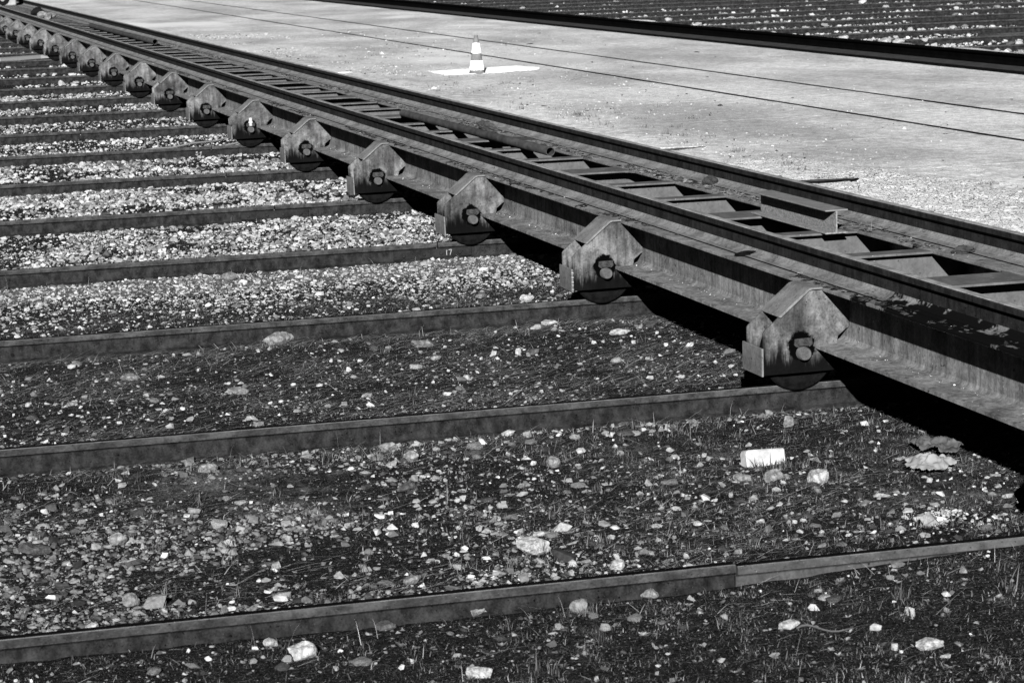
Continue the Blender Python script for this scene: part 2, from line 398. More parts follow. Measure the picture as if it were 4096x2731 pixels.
for n in range(-1, 20):
    root = empty('ground_rail', (0, 4*n+.075, RZ), 'rusty ground rail, %s from the camera, %s' % (ORD[n+1], extra[n] if n in extra else 'left of the wheels'), 'rail', 'ground rails left of the transfer table')
    rx1 = {4: 5.3}.get(n, 4.75)
    segs = [(RX0, rx1)]
    if n in joints: segs = [(RX0, joints[n]-.006), (joints[n]+.006, rx1)]
    for k, (a, b) in enumerate(segs):
        mb = MB(); dz = -.012 if (n == -1 and k == 1) else 0
        rail_bar(mb, a, b, 'X', .006 if k else 0, dz); mb.build('rail_section', RM if not (n == -1 and k == 1) else [M['rail_web_near'], M['rail_head_near'], M['rail_top'], M['rail_web_near'], M['edge_highlight']], root)
    if n in fish:
        a, b, _ = fish[n]; mb = MB()
        mb.prism([(-.0095, .036), (-.026, .034), (-.028, .040), (-.024, .112), (-.0095, .118)], a, b, 'X')
        fp = mb.build('fishplate', M['fish'], root, bevel=.002)
        for t in ((.12, .38, .60, .84) if n == 2 else (.1, .38, .62, .88)):
            mb = MB(); xx = a+(b-a)*t
            mb.lathe([(0, -.016), (.017, -.016), (.019, -.013), (.019, 0)], (xx, -.026, .072), 'Y', 6); mb.build('bolt', M['fish'], fp)
        if n == 2:
            def stroke(nm, pts, wd=.006):
                mb = MB()
                for (x0, z0), (x1, z1) in zip(pts[:-1], pts[1:]):
                    d = Vector((x1-x0, z1-z0)); nn = Vector((-d.y, d.x)).normalized()*wd/2
                    mb.prism([(x0+nn.x, z0+nn.y), (x0-nn.x, z0-nn.y), (x1-nn.x, z1-nn.y), (x1+nn.x, z1+nn.y)], -.0305, -.0285, 'Y')
                return mb.build(nm, M['chalk'], fp)
            cx = -.262
            stroke('chalk_digit', [(cx, .052), (cx-.002, .100), (cx+.006, .092)])
            stroke('chalk_digit', [(cx+.020, .099), (cx+.047, .104), (cx+.042, .085), (cx+.032, .052)])
        if n == 5:
            mb = MB()
            for pts in ([(-.80, .100), (-.785, .107), (-.775, .098), (-.788, .088), (-.80, .100)], [(-.808, .066), (-.798, .072), (-.786, .052), (-.772, .076)], [(-.748, .088), (-.738, .090), (-.722, .112)], [(-.722, .112), (-.738, .052)]):
                for (x0, z0), (x1, z1) in zip(pts[:-1], pts[1:]):
                    d = Vector((x1-x0, z1-z0)); nn = Vector((-d.y, d.x)).normalized()*.0035
                    mb.prism([(x0+nn.x, z0+nn.y), (x0-nn.x, z0-nn.y), (x1-nn.x, z1-nn.y), (x1+nn.x, z1+nn.y)], -.0305, -.0285, 'Y')
            mb.build('chalk_mark', M['chalk'], fp)
    if n == 1:
        mb = MB(); mb.lathe([(0, 0), (.013, 0)], (-4.60, -.0125, .06), 'Y', 16); mb.build('bolt_hole', M['black'], root)  # black disc on the web, painting the darkness of a hole
for n in range(8, 26):
    k = n-8
    xs0 = 17.2
    root = empty('ground_rail', (0, 4*n+.075, RZ), 'dark ground rail beyond the concrete apron, %s behind the long black rail' % ORD[k], 'rail', 'ground rails beyond the long black rail')
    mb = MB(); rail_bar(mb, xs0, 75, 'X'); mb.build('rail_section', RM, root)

# ------------------------------------------------------------------ concrete apron
CZ = -.212
pave = bpy.data.objects.new('concrete_apron', None); COL.objects.link(pave); tag(pave, 'broad pale speckled concrete apron behind the transfer table', None, None, 'structure')
def conc_h(X, Y):
    z = CZ+.006*fbm(X*.7, Y*.7, 9)+.002*fbm(X*6, Y*6, 10)
    cr = sstep(8.2, 5.5, X)*sstep(17, 9.5, Y)
    z = z+cr*(.030*fbm(X*2.6, Y*1.6, 14, 5)+.012*fbm(X*12, Y*8, 15, 3))
    z = z+sstep(6.2, 4.8, X)*.012*fbm(X*5, Y*5, 16)
    for n, L in ((4.02, .55), (9.2, .3)):
        wd = .26*np.clip(1-(X-4.8)/L, 0, 1)**.8
        d = Y-(4*n+.075); hit = (d > -wd) & (d < wd*.35)
        z = np.where(hit & (X < 4.8+L), -.345, z)
    return z
strips = [(4.55, 9.10), (9.165, 11.10), (11.165, 15.30), (15.30, 18.3)]
for si, (xa, xb) in enumerate(strips):
    for n in range(-3, 36):
        ya, yb = 4*n+.085, 4*(n+1)+.070
        if si == 3 and ya < 20: pass
        near = si == 0 and n < 10
        px = axis_pts([(xa, 7.2, .05), (7.2, xb, .15)]) if near else axis_pts([(xa, xb, .7)])
        py = axis_pts([(ya, yb, .05 if n < 5 else .1)]) if near else axis_pts([(ya, yb, .8)])
        if near and n < 0: px = axis_pts([(xa, xb, .3)]); py = axis_pts([(ya, yb, .3)])
        X, Y = np.meshgrid(px, py)
        if si == 3:
            X = np.where(X > 18.2, X+.9*fbm(X*0+3.3, Y*.35, 44)+.15*fbm(X*0, Y*3, 45), X)
        if si == 0:
            X = np.where(X < 4.6, X+.12*fbm(X*0, Y*2, 46), X)
        X = X.ravel(); Y = Y.ravel(); Z = conc_h(X, Y); nx, ny = len(px), len(py)
        ii = (np.arange(ny-1)[:, None]*nx+np.arange(nx-1)[None, :]).ravel(); F = np.stack([ii, ii+1, ii+nx+1, ii+nx], 1)
        V = np.stack([X, Y, Z], 1); N = len(V)
        rim = np.concatenate([np.arange(nx), np.arange(nx-1, nx*ny, nx)[1:], np.arange(nx*ny-1, nx*(ny-1)-1, -1)[1:], np.arange(nx*(ny-1), -1, -nx)[1:-1]])
        low = V[rim].copy(); low[:, 2] = -.45; V = np.concatenate([V, low]); m = len(rim)
        F2 = np.stack([rim, N+np.arange(m), N+(np.arange(m)+1) % m, np.roll(rim, -1)], 1)
        me = fastmesh('concrete_panel', V, np.concatenate([F, F2]), M['conc']); link('concrete_panel', me, pave)
for X, lab in ((9.132, 'thin rail sunk flush in the concrete, passing just behind the traffic cone foot'), (11.132, 'thin rail sunk flush in the concrete, passing behind the traffic cone tip')):
    mb = MB(); mb.box(X-.03, -10, -.40, X+.03, 144, CZ+.012); tag(mb.build('embedded_rail', M['dark_steel']), lab, 'embedded rail', 'embedded rails in the concrete')
br = empty('buried_rail_end', (5.2, 11.25, CZ), 'dark rail end sunk in a broken slot at the crumbling concrete edge', 'rail')
mb = MB(); mb.prism([(-.9, -.10), (.10, -.03), (.17, .05), (-.2, .13), (-.9, .14)], .004, .022, 'Z'); mb.build('slot_shade', M['dark_steel'], br, bevel=.004)  # flat dark sheet on the concrete, painted shade of the open slot
mb = MB(); mb.box(-.9, -.055, .0225, .08, .0, .034); mb.build('rail_head', M['rail_head'], br, bevel=.004)
# painted patch under the cone
def flat_patch(name, poly, z, mat, jit=.04, h=.004):
    pts = []
    for i in range(len(poly)):
        a, b = Vector(poly[i]), Vector(poly[(i+1) % len(poly)]); k = max(2, int((b-a).length/.12))
        for j in range(k): p = a.lerp(b, j/k); pts.append((p.x+random.uniform(-jit, jit), p.y+random.uniform(-jit, jit)))
    mb = MB(); mb.prism(pts, z, z+h, 'Z'); return mb.build(name, mat)
tag(flat_patch('paint_patch', [(6.4, 34.15), (7.4, 34.2), (8.5, 34.6), (8.75, 35.3), (8.5, 36.3), (7.2, 35.9), (6.45, 35.6)], CZ+.008, M['white_paint'], .05), 'bright white paint patch on the concrete around the traffic cone', 'paint patch')

# traffic cone
cone = empty('traffic_cone', (7.13, 34.35, CZ+.012), 'traffic cone with white and grey bands standing on the concrete', 'traffic cone')
Hc, r0, r1 = .765, .158, .038
def rc(t): return r0+(r1-r0)*t
bands = [(0, .09, 'cone_dark'), (.09, .33, 'cone_white'), (.33, .53, 'cone_dark'), (.53, .79, 'cone_white'), (.79, 1.0, 'cone_dark')]
for i, (a, b, mt) in enumerate(bands):
    mb = MB(); e = .003 if mt == 'cone_white' else 0
    prof = [(rc(a)+e, a*Hc), (rc(b)+e, b*Hc)]
    if i == 0: prof = [(.0, -.006), (r0+.02, -.006), (r0+.016, .012)] + prof
    if i == 4: prof += [(r1-.012, Hc), (r1-.014, Hc-.05)]
    mb.lathe(prof, (0, 0, 0), 'Z', 36); mb.build('cone_band', M[mt], cone, smooth=True)

# ------------------------------------------------------------------ long black rail beyond the cone
fb = empty('long_rail', (16.0, 30, -.21), 'long black rail on a flat base plate, crossing the concrete behind the cone', 'rail')
for (a, b) in ((-20, 45.3), (45.31, 150)):
    mb = MB(); mb.box(-.66, a-30, -.02, .62, b-30, .062, 0); mb.build('base_plate', [M['far_base']], fb)
    mb = MB(); mb.box(-.672, a-30, -.03, -.662, b-30, .056); mb.build('base_edge', M['dark_steel'], fb)  # thin near-black strip over the front face of the base plate
    mb = MB(); rail_bar(mb, a-30, b-30, 'Y', .04, .064, 1.25, 1.06); mb.build('rail_section', [M['far_beam']]*5, fb)
random.seed(3)

# ------------------------------------------------------------------ transfer table
TT = empty('transfer_table', (0, 0, RZ), 'low steel transfer table carrying a rail track, rolling on a long row of wheel housings', 'transfer table')
TZ = -RZ   # children are laid out with z measured from the hub line
def tb(mb, name, mats, parent=TT, **k):
    o = mb.build(name, mats, parent, **k); o.location.z = TZ if parent is TT else 0; return o
Y0, Y1 = -9.5, 112
def girder(xw, xl, xr, bl, br, mt):
    mb = MB(); ys_ = [Y0, Y1]
    f = .018
    poly = [(bl, .040), (bl, .060), (xw-.03, .062), (xw-.008, .070), (xw, .09), (xw, .375), (xw-.008, .392), (xl, .398), (xl, .398), (xr, .398), (xw+.02, .392), (xw+.012, .375), (xw+.012, .09), (xw+.02, .07), (br, .060), (br, .040)]
    poly = [p for i, p in enumerate(poly) if i == 0 or p != poly[i-1]]
    mb.prism(poly, Y0, Y1, 'Y'); tb(mb, 'girder', [M['girder']])
    # top flange: separate plate lengths, slightly uneven
    y = Y0; k = 0
    while y < Y1:
        y2 = min(y+12.03, Y1); mb = MB(); e = random.uniform(-.003, .003)
        mb.box(xl+e, y, .3985, xr, y2-.004, .418); tb(mb, 'top_flange', [mt], bevel=.002); y = y2; k += 1
girder(.290, .108, .50, .058, .52, M['plate_near'])
girder(1.755, 1.462, 2.02, 1.50, 2.0, M['plate_far'])
# deck rails
for xc, cuts in ((.312, [Y0, 18.7, 43.2, 78, Y1]), (1.768, [Y0, 4.72, 31.5, 62, Y1])):
    for a, b in zip(cuts[:-1], cuts[1:]):
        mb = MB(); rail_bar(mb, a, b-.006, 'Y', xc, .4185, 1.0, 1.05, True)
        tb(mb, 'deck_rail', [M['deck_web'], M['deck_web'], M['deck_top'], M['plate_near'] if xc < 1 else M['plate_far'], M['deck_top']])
    # sole plate strip that the rail foot rests on
    y = Y0
    while y < Y1:
        L = random.uniform(1.2, 5.5); mb = MB(); wl = (.105 if xc < 1 else .135)+random.uniform(-.006, .006)
        ye = min(y+L, Y1)-random.uniform(.004, .03); mb.box(xc-wl, y, .4183, xc-.064, ye, .4265); mb.box(xc-wl-.004, y+.004, .4184, xc-wl-.0005, ye, .4255, 1); mb.box(xc+.064, y, .4183, xc+.13, min(y+L, Y1)-.02, .4265)  # middle box: thin near-black strip along the outer plate edge
        o = tb(mb, 'sole_plate', [M['plate_near'] if xc < 1 else M['plate_far'], M['dark_steel']]); y += L
# cross beams: wide over every wheel, two narrow ones between
def cross_mesh(wide):
    hw = .205 if wide else .085; mb = MB()
    x0, x1 = .303, 1.752
    mb.prism([(x0+.2, -hw), (x1-.293, -hw), (x1-.293, hw), (x0+.2, hw)], .4005, .416, 'Z')
    if wide:
        mb.prism([(x1-.295, hw+.09), (x1-.33, hw+.01), (x1-.36, hw-.001), (x1-.36, -hw+.001), (x1-.33, -hw-.01), (x1-.295, -hw-.09)], .398, .413, 'Z')
    mb.box(x0, -.005, .216, x1, .005, .3995)
    mb.box(x0, -.08 if not wide else -.12, .200, x1, .08 if not wide else .12, .2155)
    return mb.mesh('cross_beam', [M['cross'], M['girder']], bevel=.0015)
cw, cn = cross_mesh(True), cross_mesh(False)
for n in range(-2, 28):
    for dy, me in ((-.13, cw), (1.27, cn), (2.555, cn)):
        o = link('cross_beam', me, TT, (0, 4*n+dy, TZ))
# wheel housings
def poly_side():
    return [(-.290, -.112), (-.292, .155), (-.283, .170), (-.172, .262), (.020, .404), (.2885, .404), (.2885, .158), (.268, .150), (.240, .128), (.213, .106), (.205, .063), (.235, .038), (.235, -.108)]
def make_housing():
    mb = MB(); p = poly_side()
    mb.prism(p, -.060, -.046, 'Y'); mb.prism(p, .214, .228, 'Y')
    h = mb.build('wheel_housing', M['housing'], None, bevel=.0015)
    mb = MB()
    a = [(-.190, .254), (-.184, .262), (.008, .4195), (.030, .4255), (.106, .4255)]; bb = [(.106, .4125), (.034, .4125), (.018, .408), (-.176, .249)]
    mb.prism(a+bb, -.076, .246, 'Y'); hood = mb.build('hood', M['hood'], h, bevel=.002)
    mb = MB(); mb.box(-.306, -.072, -.116, -.2935, .262, .062); mb.build('end_plate', M['hood'], h, bevel=.0015)
    mb = MB(); mb.lathe([(.0, .0), (.05, .0), (.09, .004), (.10, .014), (.19, .014), (.205, .0), (.236, .0), (.245, .008), (.245, .022), (.236, .034), (.215, .038), (.213, .13), (.20, .134), (.0, .134)], (-.028, .004, .012), 'Y', 56)
    mb.build('wheel', M['wheel'], h, smooth=True)
    mb = MB(); mb.lathe([(0, -.062), (.006, -.0605), (.036, -.058), (.042, -.05), (.044, .30)], (-.030, -.062, .016), 'Y', 28); mb.build('axle_end', M['hub'], h, smooth=True)
    mb = MB(); mb.prism([(-.088, .068), (-.084, .108), (.030, .112), (.036, .070), (.018, .056), (-.070, .054)], -.080, -.0602, 'Y'); mb.build('keeper_plate', M['housing_k'], h, bevel=.004)
    mb = MB(); mb.box(-.066, -.094, .064, .006, -.0801, .082); mb.build('keeper_bar', M['housing_k'], h, bevel=.004)
    return h
M['housing_k'] = steel('greasy_keeper', .012, .10, 26, bs=.8, bd=.006)
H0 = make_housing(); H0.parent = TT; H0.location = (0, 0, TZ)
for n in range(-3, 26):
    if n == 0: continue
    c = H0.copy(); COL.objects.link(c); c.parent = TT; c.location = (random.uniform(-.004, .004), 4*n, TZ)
    for ch in H0.children:
        d = ch.copy(); COL.objects.link(d); d.parent = c
        if ch.name.startswith(('keeper', 'hood')):
            t = random.uniform(-.05, .05) if ch.name.startswith('keeper') else random.uniform(-.006, .006); d.rotation_euler = (0, t, random.uniform(-.004, .004)); d.location = (0, random.uniform(-.004, 0), random.uniform(-.002, .002))
        if ch.name.startswith('axle'): d.location = (0, random.uniform(-.022, .012), 0)
        if ch.name.startswith('end_plate'): d.rotation_euler = (0, random.uniform(-.03, .03), random.uniform(-.02, .02))
    if n == 1:
        c['label'] = 'second wheel housing, with a frayed rope end on its end plate edge'
    if n == 5:
        mb = MB(); mb.lathe([(0, .112), (.018, .112), (.024, .105), (.024, .062), (.032, .058), (.032, .038), (.022, .036), (.022, 0), (0, 0)], (-.03, -.092, .068), 'Z', 20)
        mb.build('oiler_cap', plain('bright_cap', .22, .35, .2), c, smooth=True)
for n in (1,):
    mb = MB(); mb.tube([(-.300, 4*n-.082+0.002*math.sin(i*2), -.115+TZ+i*.012) for i in range(15)], .009, 6); mb.build('rope_end', M['rope'], TT)

# ------------------------------------------------------------------ loose things on the deck
def ibeam(name, x0, x1, y0, y1, z0, z1, label):
    r = empty(name, ((x0+x1)/2, (y0+y1)/2, z0), label, 'steel beam'); hx = (x1-x0)/2; hy = (y1-y0)/2; H = z1-z0
    mb = MB(); mb.box(-hx, -hy, 0, hx, hy, .012); mb.build('bottom_flange', M['beam'], r, bevel=.003)
    mb = MB(); mb.prism([(-.006, .0122), (.006, .0122), (.006, H-.0122), (-.006, H-.0122)], -hy+.004, hy-.002, 'Y'); mb.build('web', M['beam'], r)
    mb = MB(); mb.box(-hx, -hy, H-.012, hx, hy, H); mb.build('top_flange', M['beam_top'], r, bevel=.003)
ibeam('steel_beam', 1.166, 1.345, 2.37, 3.86, .418, .596, 'short pitted piece of I beam lying on the cross beams near the right edge')
def pipe(p0, p1, r, label):
    root = empty('steel_pipe', p0, label, 'pipe', 'pipes lying in the track')
    d = Vector(p1)-Vector(p0); mb = MB(); seg = 24; L = d.length
    mb.lathe([(r-.006, .25), (r-.006, 0), (r-.001, -.001), (r, .002), (r, L*.25), (r+.001, L*.25+.01), (r, L*.25+.02), (r, L), (r-.006, L), (r-.006, L-.2)], (0, 0, 0), 'Y', seg)
    o = mb.build('pipe_body', M['pipe'], root, smooth=True); mb = MB(); mb.lathe([(0, .25), (r-.005, .25)], (0, 0, 0), 'Y', 16); o2 = mb.build('pipe_inside', M['black'], root)  # black disc across the bore paints the shade inside the pipe
    root.rotation_euler = (math.asin(d.z/L), 0, -math.atan2(d.x, d.y))
pipe((1.20, 9.45, .466), (1.13, 15.55, .466), .046, 'long rusty pipe lying between the deck rails, its open end towards the camera')
pipe((1.30, 39.4, .478), (1.22, 51.3, .478), .060, 'far rusty pipe lying between the deck rails near the top left corner')
def lump(name, loc, size, mat, label, cat, group=None, seed=0, sub=3, rot=0, ang=.35, wob=1., parent=None):
    bm = bmesh.new(); bmesh.ops.create_icosphere(bm, subdivisions=sub, radius=.5)
    rr = random.Random(seed); off = rr.uniform(0, 99); pl = []
    for k in range(15):
        v = Vector((rr.gauss(0, 1), rr.gauss(0, 1), rr.gauss(0, 1))).normalized(); pl.append((v, rr.uniform(.30, .46)))
    P = np.array([v.co[:] for v in bm.verts])
    nz = fbm(P[:, 0]*4+off, P[:, 1]*4+P[:, 2]*3.1, seed, 4); n2 = fbm(P[:, 0]*15+off, P[:, 1]*15+P[:, 2]*12, seed+5, 3)
    for i, v in enumerate(bm.verts):
        c = v.co.copy()
        for nn, dd in pl:
            t = c.dot(nn)-dd
            if t > 0: c -= nn*t*.97
        c *= 1+(.12*nz[i]+.09*n2[i])*(wob if wob > 1 else 1); v.co = Vector((c.x*size[0], c.y*size[1], c.z*size[2]))
    me = bpy.data.meshes.new(name); bm.to_mesh(me); bm.free(); me.materials.append(mat); me.shade_flat()
    o = link(name, me, parent, loc); o.rotation_euler = (rr.uniform(-.2, .2), rr.uniform(-.2, .2), rot or rr.uniform(0, 6)); 
    if label: tag(o, label, cat, group)
    return o
lump('wood_chunk', (1.50, 12.9, .455), (.14, .62, .13), M['wood'], 'splintered dark chunk of wood on the far flange beside the pipe', 'wood', seed=41, rot=.12, wob=3.)
mb = MB(); mb.prism([(1.33, 11.05), (1.52, 11.0), (1.56, 11.45), (1.36, 11.6)], .4275, .452, 'Z'); tag(mb.build('wood_offcut', M['wood'], bevel=.004), 'flat dark wood offcut under the middle of the near pipe', 'wood')
lump('mud_clod', (1.63, 6.05, .45), (.08, .16, .09), M['debris'], 'black clod of debris on the far flange ahead of the pipe mouth', 'clod', seed=51, wob=3.)
lump('mud_clod', (1.58, .95, .445), (.07, .16, .07), M['debris'], 'black clod and twigs on the far flange right of the steel beam', 'clod', seed=52, wob=3.)
lump('grease_lump', (.25, 1.55, .425), (.08, .22, .05), M['wheel'], 'black lump of grease smeared against the near deck rail above the closest housing', 'grease', seed=55, wob=3.)
# pale rubble far away between the deck rails
rp = [(.95, 60.2, .34, .42), (1.12, 61.2, .26, .34), (.98, 62.4, .3, .4), (1.05, 64.4, .36, .6), (.85, 59.2, .2, .26)]
for i, (x, y, s, h) in enumerate(rp):
    lump('rubble_lump', (x, y, .43+h*.12), (s*.8, s*1.5, h*.6), M['rock_grey'] if i != 3 else M['black'], ['pale lump of rubble, middle of the heap between the far deck rails', 'pale rubble lump at the right of the far heap', 'pale rubble lump at the back of the far heap', 'black lump crowning the far rubble heap', 'small pale lump at the front of the far rubble heap'][i], 'rubble', 'rubble between the far deck rails', seed=60+i)
bb = empty('buffer_block', (1.0, 77.4, .42), 'pale concrete block with a dark hollow across the far end of the track', 'concrete block')
mb = MB(); mb.box(-.62, 0, 0, .42, 1.0, .9); mb.build('block_body', M['grey_block'], bb, bevel=.03)
mb = MB(); mb.lathe([(0, 0), (.05, .002), (.21, .002), (.24, -.02), (.24, .01)], (-.06, -.02, .27), 'Y', 28); mb.build('dark_ring', M['black'], bb)  # black dish on the block face, painting the shade of the hollow
mb = MB(); mb.lathe([(0, -.03), (.075, -.028), (.08, .0)], (-.06, -.03, .24), 'Y', 18); mb.build('ring_centre', M['grey_block'], bb)
# rope by the sixth housing
def gpt(x, y, dz=0): return (x, y, float(hgt(x, y))+dz)
for i, pts in enumerate(([(-2.7, 20.55), (-2.1, 20.9), (-1.5, 21.25), (-.9, 21.75), (-.3, 22.3), (.2, 22.9)], [(-1.9, 20.7), (-1.3, 20.85), (-.8, 21.1), (-.3, 21.5), (.2, 21.95)])):
    P = []
    for (a, b), (c, d) in zip(pts[:-1], pts[1:]):
        for k in range(6): t = k/6; x = a+(c-a)*t; y = b+(d-b)*t; P.append((x, y, float(hgt(x, y))+.05+.01*math.sin(x*9)))
    mb = MB(); mb.tube(P, .014, 7); tag(mb.build('rope', M['rope'], smooth=True), ['upper of two pale ropes leading under the sixth wheel housing', 'lower of two pale ropes leading under the sixth wheel housing'][i], 'rope', 'pale ropes on the gravel')
mb = MB(); mb.prism([(-1.9, 50.4), (-1.2, 50.5), (-.1, 51.4), (.35, 51.5), (.4, 51.85), (-.15, 51.8), (-1.25, 51.1), (-1.9, 50.9)], -.33, -.25, 'Z'); tag(mb.build('plank', M['rope']), 'pale flat plank lying between two distant ground rails at left', 'plank')
# cloths near the shadow edge
def cloth(name, cx, cy, rx, ry, amp, mat, label, seed):
    n = 70; xs_ = np.linspace(-1, 1, n); X, Y = np.meshgrid(xs_, xs_)
    A = np.arctan2(Y, X); R = np.sqrt(X**2+Y**2); lim = .74+.34*fbm(np.cos(A)*1.5+seed, np.sin(A)*1.5, seed, 4)
    ridge = 1-np.abs(fbm(X*1.6+seed, Y*1.6, seed+1, 3))*1.6
    Z = amp*(.35+.65*np.clip(ridge, 0, 1)**1.5)*np.clip(1.1-R/lim*.6, .2, 1)+amp*.28*(1-1.6*np.abs(fbm(X*3.3, Y*3.3, seed+2, 4)))
    WX = cx+X*rx+.03*fbm(X*3, Y*3, seed+4); WY = cy+Y*ry+.03*fbm(X*3, Y*3, seed+7)
    keep = R < lim
    idx = np.arange(n*n).reshape(n, n); F = []
    for i in range(n-1):
        for j in range(n-1):
            q = (i, j), (i, j+1), (i+1, j+1), (i+1, j)
            if all(keep[a] for a in q): F.append([idx[a] for a in q])
    G = hgt(WX.ravel(), WY.ravel())
    V = np.stack([WX.ravel(), WY.ravel(), G+.004+Z.ravel()], 1); F = np.array(F)
    used = np.unique(F); mp = -np.ones(n*n, int); mp[used] = np.arange(len(used))
    me = fastmesh(name, V[used], mp[F], mat, smooth=True); o = link(name, me)
    sm = o.modifiers.new('thick', 'SOLIDIFY'); sm.thickness = .003
    return tag(o, label, 'cloth', 'crumpled cloths by the table shadow')
cloth('cloth', .02, -1.80,   .22, .20, .085, M['cloth'], 'pale crumpled cloth lying in the grass at the edge of the shadow', 71)
cloth('cloth', .26, -1.42, .18, .24, .085, M['cloth_dark'], 'darker crumpled cloth bunched behind the pale one', 74)
# white brick-like block
mb = MB(); mb.prism([(-.125, -.012), (.112, -.012), (.125, .01), (.125, .085), (-.112, .092), (-.125, .075)], -.035, .05, 'Y')
bk = mb.build('white_block', M['block'], bevel=.008); bk.location = gpt(-.79, -1.32, .0); bk.rotation_euler = (-.25, .02, .10); tag(bk, 'white rectangular block lying in dark grass', 'block')
for p, q, r_, lab in (((-1.95, -4.62), (-1.72, -4.72), .006, 'thin pale stick lying in the moss at the lower right'), ((-1.45, -2.9), (-.85, -2.35), .006, 'dark thin stick beside the small white stones'), ((-.62, .75), (-.05, -.3), .004, 'long bent twig on the straw left of the closest housing')):
    mb = MB(); P = [(p[0]+(q[0]-p[0])*t, p[1]+(q[1]-p[1])*t+.03*math.sin(t*7), float(hgt(p[0]+(q[0]-p[0])*t, p[1]+(q[1]-p[1])*t))+.012+.006*math.sin(t*9)) for t in np.linspace(0, 1, 10)]
    mb.tube(P, [r_*(1-.5*i/9) for i in range(10)], 5); tag(mb.build('stick', M['straw' if 'pale' in lab else 'wood']), lab, 'stick')

# ------------------------------------------------------------------ stones
BIG = [(-2.59,-2.74,0.170,0.58,1,'large pale speckled oval stone in the open ground above the nearest rail'),
(-4.06,-4.28,0.116,0.81,1,'round pale rock in the lower left, below the nearest rail'),
(-3.21,-3.89,0.137,0.71,0,'angular grey rock leaning at the foot of the nearest rail'),
(-2.76,-4.07,0.098,0.80,0,'blocky pale rock below the middle of the nearest rail'),
(-2.33,-3.30,0.076,0.78,1,'pointed pale stone just above the nearest rail'),
(-0.89,-1.72,0.159,0.46,0,'low broad grey rock in front of the white block'),
(-0.68,-1.84,0.122,0.84,1,'rough upright pale rock right of the white block'),
(-0.27,-0.41,0.075,1.07,0,'upright pale stone just below the second rail near the shadow'),
(-1.94,-0.01,0.093,0.51,1,'white stone at the foot of the second rail, mid picture'),
(-2.66,-0.44,0.090,0.91,0,'rough upright stone left of centre below the second rail'),
(-2.72,-0.12,0.131,0.50,0,'broad rounded stone against the foot of the second rail'),
(-1.94,-0.95,0.080,1.00,0,'wedge shaped stone standing in the grass at centre'),
(-3.84,-0.31,0.114,0.56,0,'rounded stone at left just below the second rail'),
(-2.61,4.05,0.239,0.49,0,'big rubble lump at the foot of the third rail'),
(-2.37,7.66,0.150,0.53,0,'pale rock at the foot of the fourth rail'),
(-1.63,3.45,0.163,0.40,0,'flat pale stone on straw below the third rail'),
(-0.28,5.31,0.116,0.69,1,'square white stone in the grass near the second housing'),
(-0.47,4.02,0.119,0.34,1,'flat white stone at the foot of the third rail near the shadow'),
(-3.25,2.15,0.149,0.36,0,'low white stone on straw between the second and third rails, left of centre'),
(-0.96,2.79,0.121,0.42,2,'smooth grey stone half buried in straw'),
(-1.92,4.12,0.118,0.40,1,'white lumpy stone at the third rail, centre'),
(-0.10,3.36,0.166,0.28,1,'long flat white stone near the shadow below the third rail'),
(-3.86,3.03,0.140,0.36,0,'flat grey stone at far left on the straw'),
(-4.36,2.21,0.074,0.48,0,'small white stone at far left on the straw'),
(-1.85,-3.72,0.082,0.55,1,'pale crumbly stone under the rail joint'),
(-3.29,-3.10,0.094,0.44,0,'flat pale stone just above the nearest rail, left of centre'),
(-1.96,-4.56,0.092,0.46,1,'white knobbly stone in moss at the lower right'),
(-1.51,-5.00,0.128,0.35,1,'broad white stone in moss near the lower right corner'),
(-1.17,-3.81,0.063,0.47,1,'small white stone right of the rail joint'),
(-2.55,-3.80,0.110,0.51,0,'grey stone tucked under the nearest rail, centre'),
(-2.38,-3.93,0.090,0.53,0,'low grey stone in moss below the nearest rail'),
(-3.40,-4.73,0.109,0.50,1,'pale stone at the bottom edge left of centre'),
(-3.62,-3.98,0.096,0.44,2,'dull flat stone below the nearest rail'),
(-4.15,-4.06,0.066,0.71,1,'small white cap shaped stone near the round pale rock'),
(-3.99,-3.87,0.097,0.60,0,'pale rock against the foot of the nearest rail at left'),
(-5.17,-3.89,0.086,0.44,1,'pale stone in the bottom left corner'),
(-4.85,-3.44,0.070,0.51,1,'small pale stone under the nearest rail at far left'),
(-4.62,-3.01,0.083,0.88,0,'knobbly pale stone just above the nearest rail at left'),
(-1.51,-3.01,0.057,0.46,2,'small flat grey stone in grass right of centre'),
(-4.53,-1.76,0.091,0.88,0,'upright stone among dark pebbles at left'),
(-4.96,-1.81,0.159,0.43,2,'large dull stone among dark pebbles at far left'),
(-2.85,-1.15,0.122,0.44,2,'flat grey stone in grass left of centre'),
(-1.17,0.01,0.122,0.27,2,'flat grey stone at the foot of the second rail, right of centre'),
(-1.05,-1.66,0.110,0.44,0,'cracked grey stone left of the low broad rock')]
TM = [M['rock_grey'], M['rock_white'], M['rock_dark']]
for i, (x, y, s, asp, tn, lab) in enumerate(BIG):
    h = s*asp*(1.0 if asp < .7 else .95)
    dpt = s*random.uniform(.7, .95)
    lump('stone', (x, y, float(hgt(x, y))+h*.30), (s*1.12, dpt, h*1.15), TM[tn], lab, 'stone', 'stones lying between the ground rails', seed=100+i, sub=4 if s > .1 else 3, rot=random.choice((.1, -.15, 3.2, .3)))
